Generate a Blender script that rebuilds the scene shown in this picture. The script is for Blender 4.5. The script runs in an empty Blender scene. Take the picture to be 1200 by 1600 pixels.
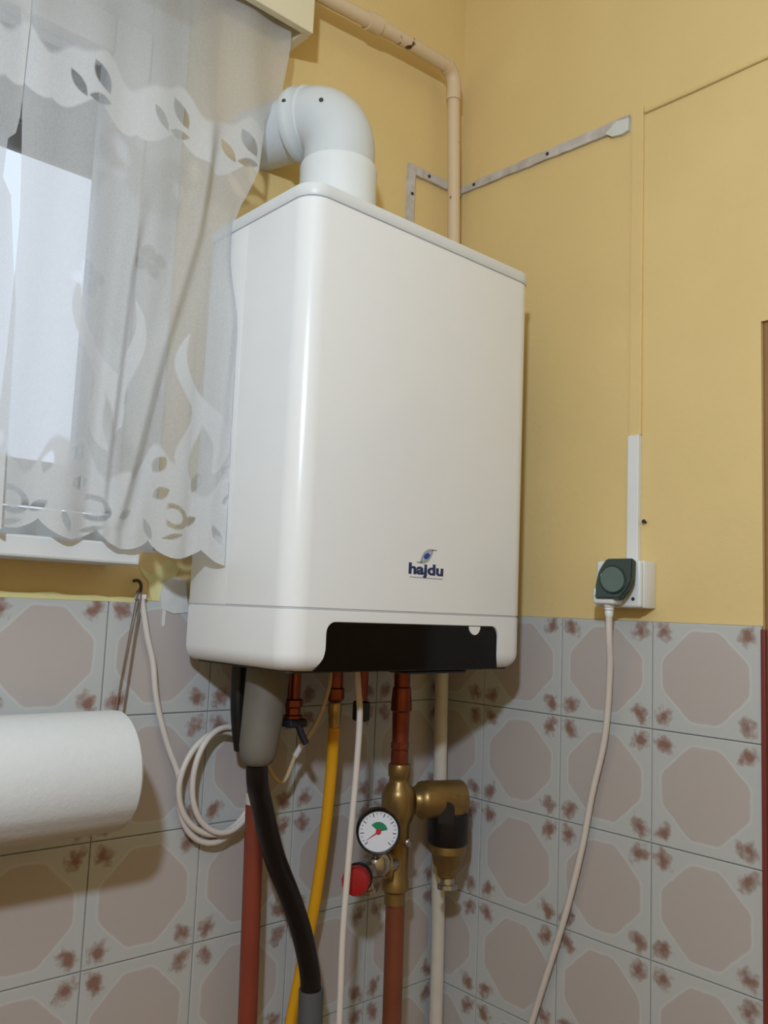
import bpy, bmesh, math, random
import numpy as np
from mathutils import Vector, Matrix, Quaternion
random.seed(7)
C = bpy.context.scene.collection
V = Vector
PI = math.pi

# ------------------------------------------------------------------ camera
cd = bpy.data.cameras.new('camera'); cam = bpy.data.objects.new('camera', cd); C.objects.link(cam)
cd.sensor_fit = 'VERTICAL'; cd.sensor_height = 36.0; cd.lens = 1358.3 / 1600 * 36.0
cd.clip_start = 0.02
_r = (0.74274, -0.66830, 0.04135); _u = (-0.10543, -0.05575, 0.99286); _f = (0.66122, 0.74180, 0.11187)
cam.matrix_world = Matrix(((_r[0], _u[0], -_f[0], -1.0749), (_r[1], _u[1], -_f[1], -1.0370),
                           (_r[2], _u[2], -_f[2], 0.1440), (0, 0, 0, 1)))
bpy.context.scene.camera = cam

# ------------------------------------------------------------------ world, lamp, exposure
w = bpy.data.worlds.new('overcast_evening'); bpy.context.scene.world = w; w.use_nodes = True
bg = w.node_tree.nodes['Background']
bg.inputs['Color'].default_value = (0.74, 0.85, 1.0, 1); bg.inputs['Strength'].default_value = 1.1
ld = bpy.data.lights.new('room_lamp', 'POINT'); lamp = bpy.data.objects.new('room_lamp', ld); C.objects.link(lamp)
lamp.location = (-1.37, -1.19, 0.69)
ld.energy = 50; ld.color = (0.675, 0.82, 1.0); ld.shadow_soft_size = 0.035
vs = bpy.context.scene.view_settings
bpy.context.scene.display_settings.display_device = 'sRGB'
vs.view_transform = 'Standard'; vs.look = 'None'; vs.gamma = 1.0; vs.use_curve_mapping = False
vs.exposure = 0.0

# ------------------------------------------------------------------ helpers
def lin(c):
    return tuple(((x / 255) / 12.92 if x / 255 <= 0.04045 else ((x / 255 + 0.055) / 1.055) ** 2.4) for x in c) + (1.0,)

def mat(name, rgb, rough=0.5, metal=0.0, var=0.0, scale=30.0, bump=0.0, bscale=80.0, spec=0.5, coat=0.0, rgb2=None, thr=None):
    m = bpy.data.materials.new(name); m.use_nodes = True
    nt = m.node_tree; b = nt.nodes['Principled BSDF']
    b.inputs['Roughness'].default_value = rough; b.inputs['Metallic'].default_value = metal
    b.inputs['Specular IOR Level'].default_value = spec
    if coat: b.inputs['Coat Weight'].default_value = coat; b.inputs['Coat Roughness'].default_value = 0.08
    tc = nt.nodes.new('ShaderNodeTexCoord')
    n = nt.nodes.new('ShaderNodeTexNoise'); n.inputs['Scale'].default_value = scale; n.inputs['Detail'].default_value = 4
    nt.links.new(tc.outputs['Object'], n.inputs['Vector'])
    r = nt.nodes.new('ShaderNodeValToRGB')
    a = lin(rgb)
    if rgb2: bcol = lin(rgb2)
    else: bcol = tuple(x * (1 - var) for x in a[:3]) + (1,)
    lo, hi = thr if thr else (0.3, 0.7)
    r.color_ramp.elements[0].position = lo; r.color_ramp.elements[1].position = hi
    r.color_ramp.elements[0].color = bcol; r.color_ramp.elements[1].color = a
    nt.links.new(n.outputs['Fac'], r.inputs['Fac']); nt.links.new(r.outputs['Color'], b.inputs['Base Color'])
    if bump:
        n2 = nt.nodes.new('ShaderNodeTexNoise'); n2.inputs['Scale'].default_value = bscale; n2.inputs['Detail'].default_value = 5
        nt.links.new(tc.outputs['Object'], n2.inputs['Vector'])
        bp = nt.nodes.new('ShaderNodeBump'); bp.inputs['Strength'].default_value = bump; bp.inputs['Distance'].default_value = 0.002
        nt.links.new(n2.outputs['Fac'], bp.inputs['Height']); nt.links.new(bp.outputs['Normal'], b.inputs['Normal'])
    return m

def obj(name, bm, m, parent=None, smooth=None):
    if bm.__class__ is not bpy.types.Mesh:
        me = bpy.data.meshes.new(name); bm.normal_update(); bm.to_mesh(me); bm.free()
    else: me = bm
    if smooth is not None:
        for p in me.polygons: p.use_smooth = True
        if smooth < 180: me.set_sharp_from_angle(angle=math.radians(smooth))
    if m is not None:
        me.materials.clear(); me.materials.append(m)
    o = bpy.data.objects.new(name, me); C.objects.link(o)
    if parent is not None:
        o.parent = parent
        L = PARLOC.get(parent.name, V((0, 0, 0)))
        o.location = -L
    return o
PARLOC = {}

def thing(name, label, cat, loc, group=None):
    o = bpy.data.objects.new(name, None); C.objects.link(o); o.location = loc; o.empty_display_size = 0.03
    PARLOC[o.name] = V(loc); o['label'] = label; o['category'] = cat
    if group: o['group'] = group
    return o
def tag(o, label, cat, group=None):
    o['label'] = label; o['category'] = cat
    if group: o['group'] = group
    return o
def struct(o):
    o['kind'] = 'structure'; return o

def bm_new(): return bmesh.new()
def add_box(bm, a, b, bev=0.0, seg=2):
    r = bmesh.ops.create_cube(bm, size=1.0)
    vs_ = r['verts']
    for v in vs_:
        v.co = V(((a[i] + b[i]) / 2 + v.co[i] * (b[i] - a[i]) for i in range(3)))
    if bev:
        es = list({e for v in vs_ for e in v.link_edges})
        bmesh.ops.bevel(bm, geom=es, offset=bev, segments=seg, affect='EDGES', profile=0.5)
    return bm
def box(a, b, bev=0.0, seg=2): return add_box(bm_new(), a, b, bev, seg)

def frame_of(d):
    d = V(d).normalized(); q = V((0, 0, 1)).rotation_difference(d)
    return q
def add_lathe(bm, origin, axis, prof, n=28, caps=True):
    """prof: list of (radius, distance along axis)"""
    q = frame_of(axis); o = V(origin); rings = []
    for r, h in prof:
        rings.append([bm.verts.new(o + q @ V((r * math.cos(2 * PI * k / n), r * math.sin(2 * PI * k / n), h))) for k in range(n)])
    for a, b in zip(rings[:-1], rings[1:]):
        for k in range(n):
            bm.faces.new((a[k], a[(k + 1) % n], b[(k + 1) % n], b[k]))
    if caps:
        bm.faces.new(list(reversed(rings[0]))); bm.faces.new(rings[-1])
    return bm
def lathe(origin, axis, prof, n=28, caps=True): return add_lathe(bm_new(), origin, axis, prof, n, caps)

def spline(P, per=10):
    P = [V(p) for p in P]; out = []
    for i in range(len(P) - 1):
        p0 = P[i - 1] if i > 0 else P[i] * 2 - P[i + 1]
        p3 = P[i + 2] if i + 2 < len(P) else P[i + 1] * 2 - P[i]
        for k in range(per):
            t = k / per; t2 = t * t; t3 = t2 * t
            out.append(0.5 * ((2 * P[i]) + (P[i + 1] - p0) * t + (2 * p0 - 5 * P[i] + 4 * P[i + 1] - p3) * t2 + (3 * P[i] - p0 - 3 * P[i + 1] + p3) * t3))
    out.append(P[-1]); return out
def add_tube(bm, path, r, n=12, caps=True):
    path = [V(p) for p in path]; rad = r if isinstance(r, (list, tuple)) else [r] * len(path)
    T = [(path[min(i + 1, len(path) - 1)] - path[max(i - 1, 0)]).normalized() for i in range(len(path))]
    up = V((0, 0, 1)) if abs(T[0].z) < 0.9 else V((1, 0, 0))
    N = (up - T[0] * up.dot(T[0])).normalized(); rings = []
    for i, p in enumerate(path):
        if i: N = (T[i - 1].rotation_difference(T[i]) @ N); N = (N - T[i] * N.dot(T[i])).normalized()
        B = T[i].cross(N)
        rings.append([bm.verts.new(p + (N * math.cos(2 * PI * k / n) + B * math.sin(2 * PI * k / n)) * rad[i]) for k in range(n)])
    for a, b in zip(rings[:-1], rings[1:]):
        for k in range(n): bm.faces.new((a[k], a[(k + 1) % n], b[(k + 1) % n], b[k]))
    if caps: bm.faces.new(list(reversed(rings[0]))); bm.faces.new(rings[-1])
    return bm
def tube(path, r, n=12, caps=True): return add_tube(bm_new(), path, r, n, caps)

def add_prism(bm, pts, vec):
    """closed polygon pts (3d) extruded by vec"""
    a = [bm.verts.new(V(p)) for p in pts]; b = [bm.verts.new(V(p) + V(vec)) for p in pts]
    n = len(pts)
    bm.faces.new(a); bm.faces.new(list(reversed(b)))
    for k in range(n): bm.faces.new((a[k], b[k], b[(k + 1) % n], a[(k + 1) % n]))
    bmesh.ops.recalc_face_normals(bm, faces=bm.faces[:])
    return bm
def prism(pts, vec): return add_prism(bm_new(), pts, vec)
def rrect(x0, z0, x1, z1, r, n=6):
    r = r if isinstance(r, (list, tuple)) else [r] * 4      # bl, br, tr, tl
    out = []
    for (cx, cz, a0, rr) in ((x0 + r[0], z0 + r[0], PI, r[0]), (x1 - r[1], z0 + r[1], 1.5 * PI, r[1]), (x1 - r[2], z1 - r[2], 0, r[2]), (x0 + r[3], z1 - r[3], 0.5 * PI, r[3])):
        for k in range(n + 1):
            a = a0 + k / n * PI / 2
            out.append((cx + rr * math.cos(a), cz + rr * math.sin(a)))
    return out

def boolean_cut(o, cutter_bm):
    me = bpy.data.meshes.new('cut'); cutter_bm.normal_update(); cutter_bm.to_mesh(me); cutter_bm.free()
    c = bpy.data.objects.new('cut', me); C.objects.link(c); c.location = o.location
    if o.parent: c.parent = o.parent
    md = o.modifiers.new('b', 'BOOLEAN'); md.object = c; md.operation = 'DIFFERENCE'; md.solver = 'EXACT'
    bpy.context.view_layer.update()
    dg = bpy.context.evaluated_depsgraph_get()
    new = bpy.data.meshes.new_from_object(o.evaluated_get(dg)); o.modifiers.clear(); o.data = new
    bpy.data.objects.remove(c)

# ------------------------------------------------------------------ materials
M = {}
M['yellow'] = mat('yellow_wall_paint', (224, 196, 136), 0.75, var=0.06, scale=6, bump=0.25, bscale=120)
M['ceiling'] = mat('ceiling_paint', (235, 225, 200), 0.8, var=0.03)
M['floor'] = mat('floor_lino', (128, 82, 58), 0.5, var=0.2)
M['grout'] = mat('tile_grout', (138, 142, 138), 0.85, var=0.15, scale=60)
M['white_enamel'] = mat('white_enamel', (233, 233, 233), 0.22, var=0.015, spec=0.5)
M['lid_plastic'] = mat('white_lid_plastic', (218, 220, 220), 0.4, var=0.02)
M['seam'] = mat('seam_grey_plastic', (190, 192, 194), 0.6)
M['black_gloss'] = mat('black_gloss_panel', (10, 8, 9), 0.12, var=0.2, spec=0.25)
M['dark_steel'] = mat('dark_steel', (60, 58, 56), 0.6, var=0.2)
M['pvc'] = mat('white_flue_plastic', (206, 210, 213), 0.35, var=0.02)
M['pvc_white'] = mat('bright_white_flue_plastic', (224, 227, 229), 0.4, var=0.02)
M['logo_navy'] = mat('logo_navy', (38, 52, 92), 0.4)
M['logo_grey'] = mat('logo_grey', (160, 165, 172), 0.4)
M['logo_blue'] = mat('logo_blue', (40, 70, 160), 0.4)
M['paper'] = mat('kitchen_paper', (212, 213, 214), 0.95, var=0.03, scale=120, bump=0.15, bscale=260, spec=0.1)
M['card'] = mat('cardboard', (170, 140, 100), 0.9)
M['cream_box'] = mat('cream_pelmet_paint', (222, 212, 182), 0.6, var=0.05)
M['gas_paint'] = mat('chipped_cream_pipe_paint', (214, 190, 158), 0.5, rgb2=(60, 46, 38), scale=38, thr=(0.30, 0.34))
M['cream_pipe'] = mat('cream_pipe_paint', (214, 205, 190), 0.45, var=0.08)
M['plaster'] = mat('grey_filler', (206, 200, 194), 0.85, rgb2=(176, 166, 158), scale=45, bump=0.6, bscale=90)
M['plaster_white'] = mat('white_filler', (214, 214, 210), 0.85, var=0.08, scale=60, bump=0.4)
M['plaster_yellow'] = mat('pale_yellow_old_paint', (222, 212, 150), 0.8, var=0.08, scale=60)
M['white_plastic'] = mat('white_plastic', (225, 226, 226), 0.4, var=0.02)
M['green_cover'] = mat('dark_green_smoked_plastic', (46, 62, 58), 0.25, var=0.1)
M['green_light'] = mat('green_smoked_window', (86, 104, 98), 0.2, var=0.1)
M['cable_white'] = mat('white_cable_pvc', (214, 204, 196), 0.45, var=0.06)
M['cable_cream'] = mat('cream_cable_pvc', (205, 180, 140), 0.5, var=0.06)
M['siphon'] = mat('grey_siphon_plastic', (112, 106, 96), 0.6, var=0.15, scale=20)
M['black_hose'] = mat('black_rubber_hose', (14, 12, 13), 0.4, var=0.2)
M['grey_sleeve'] = mat('grey_rubber_sleeve', (88, 90, 94), 0.6, var=0.1)
M['red_pipe'] = mat('red_brown_painted_pipe', (132, 58, 42), 0.4, var=0.15, scale=15)
M['copper'] = mat('dull_copper', (140, 70, 48), 0.35, metal=0.75, var=0.3, scale=50)
M['copper_paint'] = mat('brown_copper_pipe', (138, 78, 54), 0.4, metal=0.3, var=0.15, scale=25)
M['brass'] = mat('dull_brass', (150, 122, 74), 0.35, metal=0.7, var=0.2, scale=40)
M['brass_bright'] = mat('bright_brass', (190, 160, 100), 0.3, metal=0.8, var=0.2)
M['chrome'] = mat('nickel_plate', (180, 175, 168), 0.2, metal=0.9, var=0.1)
M['black_plastic'] = mat('black_plastic', (18, 18, 20), 0.4, var=0.2)
M['blue_black'] = mat('blue_black_handle', (20, 22, 36), 0.45)
M['yellow_hose'] = mat('yellow_gas_hose', (226, 160, 20), 0.4, var=0.05)
M['red_knob'] = mat('red_plastic_knob', (158, 24, 28), 0.4, var=0.05)
M['dial'] = mat('dial_white', (225, 228, 238), 0.3)
M['dial_green'] = mat('dial_green', (30, 130, 90), 0.4)
M['dial_red'] = mat('dial_red', (200, 40, 50), 0.4)
M['ink'] = mat('dial_ink', (60, 62, 72), 0.5)
M['door_wood'] = mat('brown_door_frame', (150, 112, 70), 0.45, var=0.15, scale=8)
M['red_trim'] = mat('red_brown_edge_strip', (120, 52, 46), 0.45, var=0.1)
M['window_white'] = mat('white_window_paint', (212, 214, 214), 0.45, var=0.03)
M['shutter'] = mat('grey_roller_shutter', (120, 120, 120), 0.6, var=0.05)
M['string'] = mat('brown_string', (122, 104, 92), 0.8)
M['rust'] = mat('rusty_hook', (70, 48, 30), 0.6, var=0.3)
M['outdoor'] = mat('pale_render_outside', (170, 175, 182), 0.8, var=0.05)

def glass_mat():
    m = bpy.data.materials.new('window_glass'); m.use_nodes = True; nt = m.node_tree
    nt.nodes.remove(nt.nodes['Principled BSDF'])
    t = nt.nodes.new('ShaderNodeBsdfTransparent'); g = nt.nodes.new('ShaderNodeBsdfGlossy'); g.inputs['Roughness'].default_value = 0.02
    f = nt.nodes.new('ShaderNodeFresnel'); f.inputs['IOR'].default_value = 1.45
    mx = nt.nodes.new('ShaderNodeMixShader')
    nt.links.new(f.outputs[0], mx.inputs[0]); nt.links.new(t.outputs[0], mx.inputs[1]); nt.links.new(g.outputs[0], mx.inputs[2])
    nt.links.new(mx.outputs[0], nt.nodes['Material Output'].inputs[0]); return m
M['glass'] = glass_mat()

def lace_mat():
    m = bpy.data.materials.new('white_lace'); m.use_nodes = True; nt = m.node_tree
    nt.nodes.remove(nt.nodes['Principled BSDF'])
    N = nt.nodes.new; L = nt.links.new
    d = N('ShaderNodeBsdfDiffuse'); d.inputs['Color'].default_value = lin((222, 222, 222))
    tl = N('ShaderNodeBsdfTranslucent'); tl.inputs['Color'].default_value = lin((222, 224, 228))
    mx = N('ShaderNodeMixShader'); mx.inputs[0].default_value = 0.38
    L(d.outputs[0], mx.inputs[1]); L(tl.outputs[0], mx.inputs[2])
    tr = N('ShaderNodeBsdfTransparent'); at = N('ShaderNodeAttribute'); at.attribute_name = 'weave'
    # fine woven grain
    tc = N('ShaderNodeTexCoord'); nz = N('ShaderNodeTexNoise'); nz.inputs['Scale'].default_value = 420
    L(tc.outputs['Object'], nz.inputs['Vector'])
    ma = N('ShaderNodeMath'); ma.operation = 'MULTIPLY_ADD'; ma.inputs[1].default_value = 0.22; ma.inputs[2].default_value = -0.11
    L(nz.outputs['Fac'], ma.inputs[0])
    ad = N('ShaderNodeMath'); ad.operation = 'ADD'; ad.use_clamp = True
    L(at.outputs['Fac'], ad.inputs[0]); L(ma.outputs[0], ad.inputs[1])
    fin = N('ShaderNodeMixShader'); L(ad.outputs[0], fin.inputs[0]); L(tr.outputs[0], fin.inputs[1]); L(mx.outputs[0], fin.inputs[2])
    L(fin.outputs[0], nt.nodes['Material Output'].inputs[0]); return m
M['lace'] = lace_mat()

def tile_mat():
    m = bpy.data.materials.new('glazed_wall_tile'); m.use_nodes = True; nt = m.node_tree; N = nt.nodes.new; L = nt.links.new
    b = nt.nodes['Principled BSDF']; b.inputs['Roughness'].default_value = 0.32; b.inputs['Specular IOR Level'].default_value = 0.35
    uv = N('ShaderNodeUVMap'); uv.uv_map = 'UVMap'
    info = N('ShaderNodeObjectInfo')
    def math_(op, a, b_=None, clamp=False):
        n = N('ShaderNodeMath'); n.operation = op; n.use_clamp = clamp
        for i, x in enumerate((a, b_)):
            if x is None: continue
            if isinstance(x, (int, float)): n.inputs[i].default_value = x
            else: L(x, n.inputs[i])
        return n.outputs[0]
    sep = N('ShaderNodeSeparateXYZ'); L(uv.outputs[0], sep.inputs[0])
    X = math_('SUBTRACT', sep.outputs[0], 0.5); Y = math_('SUBTRACT', sep.outputs[1], 0.5)
    ax = math_('ABSOLUTE', X); ay = math_('ABSOLUTE', Y)
    nz = N('ShaderNodeTexNoise'); nz.noise_dimensions = '4D'; nz.inputs['Scale'].default_value = 9; nz.inputs['Detail'].default_value = 3
    L(uv.outputs[0], nz.inputs['Vector']); rw = math_('MULTIPLY', info.outputs['Random'], 50.0); L(rw, nz.inputs['W'])
    wob = math_('MULTIPLY', math_('SUBTRACT', nz.outputs['Fac'], 0.5), 0.06)
    mxy = math_('DIVIDE', math_('MAXIMUM', ax, ay), 0.425)
    sm = math_('DIVIDE', math_('ADD', ax, ay), 0.565)
    smx = N('ShaderNodeMath'); smx.operation = 'SMOOTH_MAX'; smx.inputs[2].default_value = 0.12; L(mxy, smx.inputs[0]); L(sm, smx.inputs[1])
    octd = math_('ADD', smx.outputs[0], wob)            # 1 at the octagon edge
    def ramp(x, pts):
        r = N('ShaderNodeValToRGB')
        while len(r.color_ramp.elements) < len(pts): r.color_ramp.elements.new(0.5)
        for e, (p_, c_) in zip(r.color_ramp.elements, pts): e.position = p_; e.color = c_
        L(x, r.inputs[0]); return r.outputs[0]
    base = ramp(octd, [(0.0, lin((183, 172, 167))), (0.92, lin((183, 173, 168))), (0.965, lin((197, 197, 195))), (1.0, lin((188, 189, 187)))])
    # brown sprig in each corner
    dx = math_('SUBTRACT', ax, 0.385); dy = math_('SUBTRACT', ay, 0.385)
    s1 = math_('MULTIPLY', math_('ADD', dx, dy), 0.707); s2 = math_('MULTIPLY', math_('SUBTRACT', dx, dy), 0.707)
    n2 = N('ShaderNodeTexNoise'); n2.noise_dimensions = '4D'; n2.inputs['Scale'].default_value = 16; n2.inputs['Detail'].default_value = 4
    L(uv.outputs[0], n2.inputs['Vector']); L(rw, n2.inputs['W'])
    e = math_('SQRT', math_('ADD', math_('POWER', math_('DIVIDE', s1, 0.115), 2.0), math_('POWER', math_('DIVIDE', s2, 0.088), 2.0)))
    e = math_('ADD', e, math_('MULTIPLY', math_('SUBTRACT', n2.outputs['Fac'], 0.5), 2.0))
    spr = ramp(e, [(0.2, (1, 1, 1, 1)), (0.6, (0.6, 0.6, 0.6, 1)), (1.0, (0, 0, 0, 1))])
    # fine scrolls round the sprig
    n3 = N('ShaderNodeTexNoise'); n3.noise_dimensions = '4D'; n3.inputs['Scale'].default_value = 34; n3.inputs['Detail'].default_value = 2; n3.inputs['Distortion'].default_value = 1.5
    L(uv.outputs[0], n3.inputs['Vector']); L(rw, n3.inputs['W'])
    li = ramp(n3.outputs['Fac'], [(0.455, (0, 0, 0, 1)), (0.49, (1, 1, 1, 1)), (0.525, (0, 0, 0, 1))])
    far = math_('SQRT', math_('ADD', math_('POWER', dx, 2.0), math_('POWER', dy, 2.0)))
    reg = ramp(far, [(0.12, (0.7, 0.7, 0.7, 1)), (0.25, (0, 0, 0, 1))])
    out_ = ramp(octd, [(1.0, (0, 0, 0, 1)), (1.06, (1, 1, 1, 1))])
    fl = math_('MULTIPLY', math_('MULTIPLY', li, reg), out_)
    mx = N('ShaderNodeMix'); mx.data_type = 'RGBA'; L(spr, mx.inputs[0]); L(base, mx.inputs[6]); mx.inputs[7].default_value = lin((140, 108, 96))
    mx2 = N('ShaderNodeMix'); mx2.data_type = 'RGBA'; L(fl, mx2.inputs[0]); L(mx.outputs[2], mx2.inputs[6]); mx2.inputs[7].default_value = lin((138, 110, 98))
    L(mx2.outputs[2], b.inputs['Base Color'])
    return m
M['tile'] = tile_mat()

# ------------------------------------------------------------------ room shell
FZ, CZ = -1.42, 1.42
XL, YF = -2.7, -2.7
WX0, WX1, WZ0, WZ1 = -1.45, -0.50, 0.205, 1.06      # window opening in the back wall
DY0, DY1, DZ = -0.5445, -1.36, 0.533                 # door opening in the right wall
def wall_with_hole(bm, axis, t0, t1, a0, a1, z0, z1, ha0, ha1, hz0, hz1):
    def bx(p0, p1, q0, q1):
        if axis == 'y': add_box(bm, (p0, t0, q0), (p1, t1, q1))
        else: add_box(bm, (t0, p0, q0), (t1, p1, q1))
    bx(a0, ha0, z0, z1); bx(ha1, a1, z0, z1)
    if hz0 > z0: bx(ha0, ha1, z0, hz0)
    bx(ha0, ha1, hz1, z1)
    return bm
wall_back = struct(obj('wall_back', wall_with_hole(bm_new(), 'y', 0, 0.24, XL, 0.24, FZ, CZ, WX0, WX1, WZ0, WZ1), M['yellow']))
wall_right = struct(obj('wall_right', wall_with_hole(bm_new(), 'x', 0, 0.2, YF, 0.0, FZ, CZ, DY1, DY0, FZ, DZ), M['yellow']))
struct(obj('wall_left', box((XL - 0.1, YF, FZ), (XL, 0.0, CZ)), M['yellow']))
struct(obj('wall_front', box((XL - 0.1, YF - 0.1, FZ), (0.2, YF, CZ)), M['yellow']))
struct(obj('floor', box((XL - 0.1, YF - 0.1, FZ - 0.06), (0.24, 0.24, FZ)), M['floor']))
struct(obj('ceiling', box((XL - 0.1, YF - 0.1, CZ), (0.24, 0.24, CZ + 0.06)), M['ceiling']))

# --- wall tiles, each one a part of its wall, standing proud of a recessed grout bed
TH = 0.148; T0 = 0.1435; TP = 0.004; GAP = 0.0013
obj('grout_bed', box((-1.06, -0.0022, FZ), (0.0, 0.0, T0)), M['grout'], wall_back)
obj('grout_bed', box((-0.0022, DY0, FZ), (0.0, -0.0022, T0)), M['grout'], wall_right)
def tile_mesh(wd, ht, u0, u1, v0, v1):
    """tile in its own xz plane, front face towards -y"""
    bm = box((0, -TP, 0), (wd, -0.0008, ht))
    fr = [e for e in bm.edges if all(abs(v.co.y + TP) < 1e-6 for v in e.verts)]
    bmesh.ops.bevel(bm, geom=fr, offset=0.0011, segments=2, affect='EDGES', profile=0.6)
    uv = bm.loops.layers.uv.new('UVMap')
    for f in bm.faces:
        for l in f.loops:
            l[uv].uv = (u0 + (u1 - u0) * l.vert.co.x / wd, v0 + (v1 - v0) * l.vert.co.z / ht)
    me = bpy.data.meshes.new('tile'); bm.normal_update(); bm.to_mesh(me); bm.free(); me.materials.append(M['tile']); return me
ROWS = [(0.0, T0)] + [(-TH * (k + 1), -TH * k) for k in range(5)]
cache = {}
def put_tile(parent, x0, x1, z0, z1, u0, u1, right):
    key = (round(x1 - x0, 4), round(z1 - z0, 4), round(u0, 3))
    if key not in cache:
        cache[key] = tile_mesh(x1 - x0 - GAP, z1 - z0 - GAP, u0, u1, 0.0 if z1 - z0 > 0.147 else 0.0, 1.0 if z1 - z0 > 0.147 else 0.97)
    o = bpy.data.objects.new('tile', cache[key]); C.objects.link(o); o.parent = parent
    if right:
        o.rotation_euler = (0, 0, -PI / 2); o.location = (random.uniform(-.0003, .0003), x0 * -1 - GAP / 2, z0 + GAP / 2)
    else:
        o.location = (x0 + GAP / 2, random.uniform(-.0003, .0003), z0 + GAP / 2)
for (z0, z1) in ROWS:
    for k in range(7):
        xa = -0.0038 - 0.15 * (k + 1); put_tile(wall_back, xa, xa + 0.15, z0, z1, 0, 1, False)
    put_tile(wall_right, 0.004, 0.0946, z0, z1, 1 - 0.0906 / 0.15, 1, True)
    for k in range(3):
        ya = 0.0946 + 0.15 * k; put_tile(wall_right, ya, ya + 0.15, z0, z1, 0, 1, True)

# --- window
win = struct(bpy.data.objects.new('window_1', None)); C.objects.link(win); win.location = (-0.975, 0.13, WZ0); PARLOC['window_1'] = V(win.location)
def wpart(n, bm, m): return obj(n, bm, m, win)
bm = bm_new()
fx0, fx1, fz0, fz1 = WX0, WX1, WZ0, WZ1
add_box(bm, (fx0, 0.09, fz0), (fx0 + 0.06, 0.16, fz1), 0.003); add_box(bm, (fx1 - 0.06, 0.09, fz0), (fx1, 0.16, fz1), 0.003)
add_box(bm, (fx0 + 0.06, 0.09, fz1 - 0.10), (fx1 - 0.06, 0.16, fz1), 0.003); add_box(bm, (fx0 + 0.06, 0.09, fz0), (fx1 - 0.06, 0.16, fz0 + 0.05), 0.003)
wpart('window_frame', bm, M['window_white'])
for (a, b) in ((fx0 + 0.065, -0.985), (-0.965, fx1 - 0.065)):
    bm = bm_new(); zz0, zz1 = fz0 + 0.055, fz1 - 0.105
    for (p, q) in (((a, 0.075, zz0), (a + 0.055, 0.125, zz1)), ((b - 0.055, 0.075, zz0), (b, 0.125, zz1)),
                   ((a + 0.055, 0.075, zz0), (b - 0.055, 0.125, zz0 + 0.055)), ((a + 0.055, 0.075, zz1 - 0.055), (b - 0.055, 0.125, zz1))):
        add_box(bm, p, q, 0.004)
    s = wpart('window_sash', bm, M['window_white'])
    obj('pane', box((a + 0.05, 0.098, zz0 + 0.05), (b - 0.05, 0.102, zz1 - 0.05)), M['glass'], win)
nsl = 5
for k in range(nsl):
    z = fz1 - 0.07 - 0.045 * (k + 1)
    obj('shutter_slat', box((fx0 + 0.03, 0.185, z), (fx1 - 0.03, 0.197, z + 0.043), 0.004, 2), M['shutter'], win)
obj('window_sill', box((WX0 - 0.06, -0.088, 0.184), (-0.608, 0.0, 0.2085), 0.003), M['window_white'], win)
obj('inner_sill', box((WX0, 0.0, WZ0), (WX1, 0.09, WZ0 + 0.003), 0.0), M['window_white'], win)

# --- door in the right wall
door = struct(bpy.data.objects.new('door_1', None)); C.objects.link(door); door.location = (0.1, (DY0 + DY1) / 2, FZ); PARLOC['door_1'] = V(door.location)
bm = bm_new()
add_box(bm, (0.004, DY0 - 0.03, FZ), (0.196, DY0, DZ), 0.003); add_box(bm, (0.004, DY1, FZ), (0.196, DY1 + 0.03, DZ), 0.003)
add_box(bm, (0.004, DY1 + 0.03, DZ - 0.03), (0.196, DY0 - 0.03, DZ), 0.003)
obj('door_frame', bm, M['door_wood'], door)
obj('door_leaf', box((0.14, DY1 + 0.031, FZ + 0.005), (0.18, DY0 - 0.031, DZ - 0.031), 0.002), M['door_wood'], door)
for (za, zb) in ((-1.25, -0.6), (-0.45, 0.38)):
    obj('door_panel', box((0.132, DY1 + 0.16, za), (0.14, DY0 - 0.16, zb), 0.006), M['door_wood'], door)
obj('door_handle', tube(spline([(0.14, -1.29, -0.38), (0.10, -1.29, -0.38), (0.095, -1.27, -0.38), (0.095, -1.19, -0.38)], 6), 0.009), M['chrome'], door, 60)
struct(obj('trim_1', box((-0.007, DY0 - 0.0055, FZ), (0.0, DY0 + 0.0005, T0 - 0.004), 0.001), M['red_trim']))

# --- filler patches under the sill end
def patch(pts, m, t, name='plaster_patch'):
    return obj(name, prism([(x, 0.0, z) for x, z in pts], (0, -t, 0)), m, wall_back)
patch([(-.566, .186), (-.548, .176), (-.540, .186), (-.524, .198), (-.508, .188), (-.514, .175), (-.530, .170), (-.533, .150), (-.531, .138), (-.543, .139), (-.549, .152), (-.552, .168), (-.560, .176)], M['plaster_yellow'], 0.0015)
patch([(-.532, .168), (-.516, .176), (-.500, .172), (-.494, .130), (-.515, .128), (-.533, .134), (-.535, .150)], M['plaster_white'], 0.0055)
patch([(-.531, .136), (-.526, .136), (-.5265, .113), (-.529, .110), (-.531, .114)], M['plaster_white'], 0.0052)
ragged = [(-1.05, .1405)]
xx = -1.05
while xx < -0.57:
    ragged.append((xx, .1455 + random.uniform(0, .004))); xx += random.uniform(.012, .03)
ragged += [(-0.57, .146), (-0.57, .1405)]
patch(ragged, M['plaster_yellow'], 0.0045, 'plaster_lip')

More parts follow.
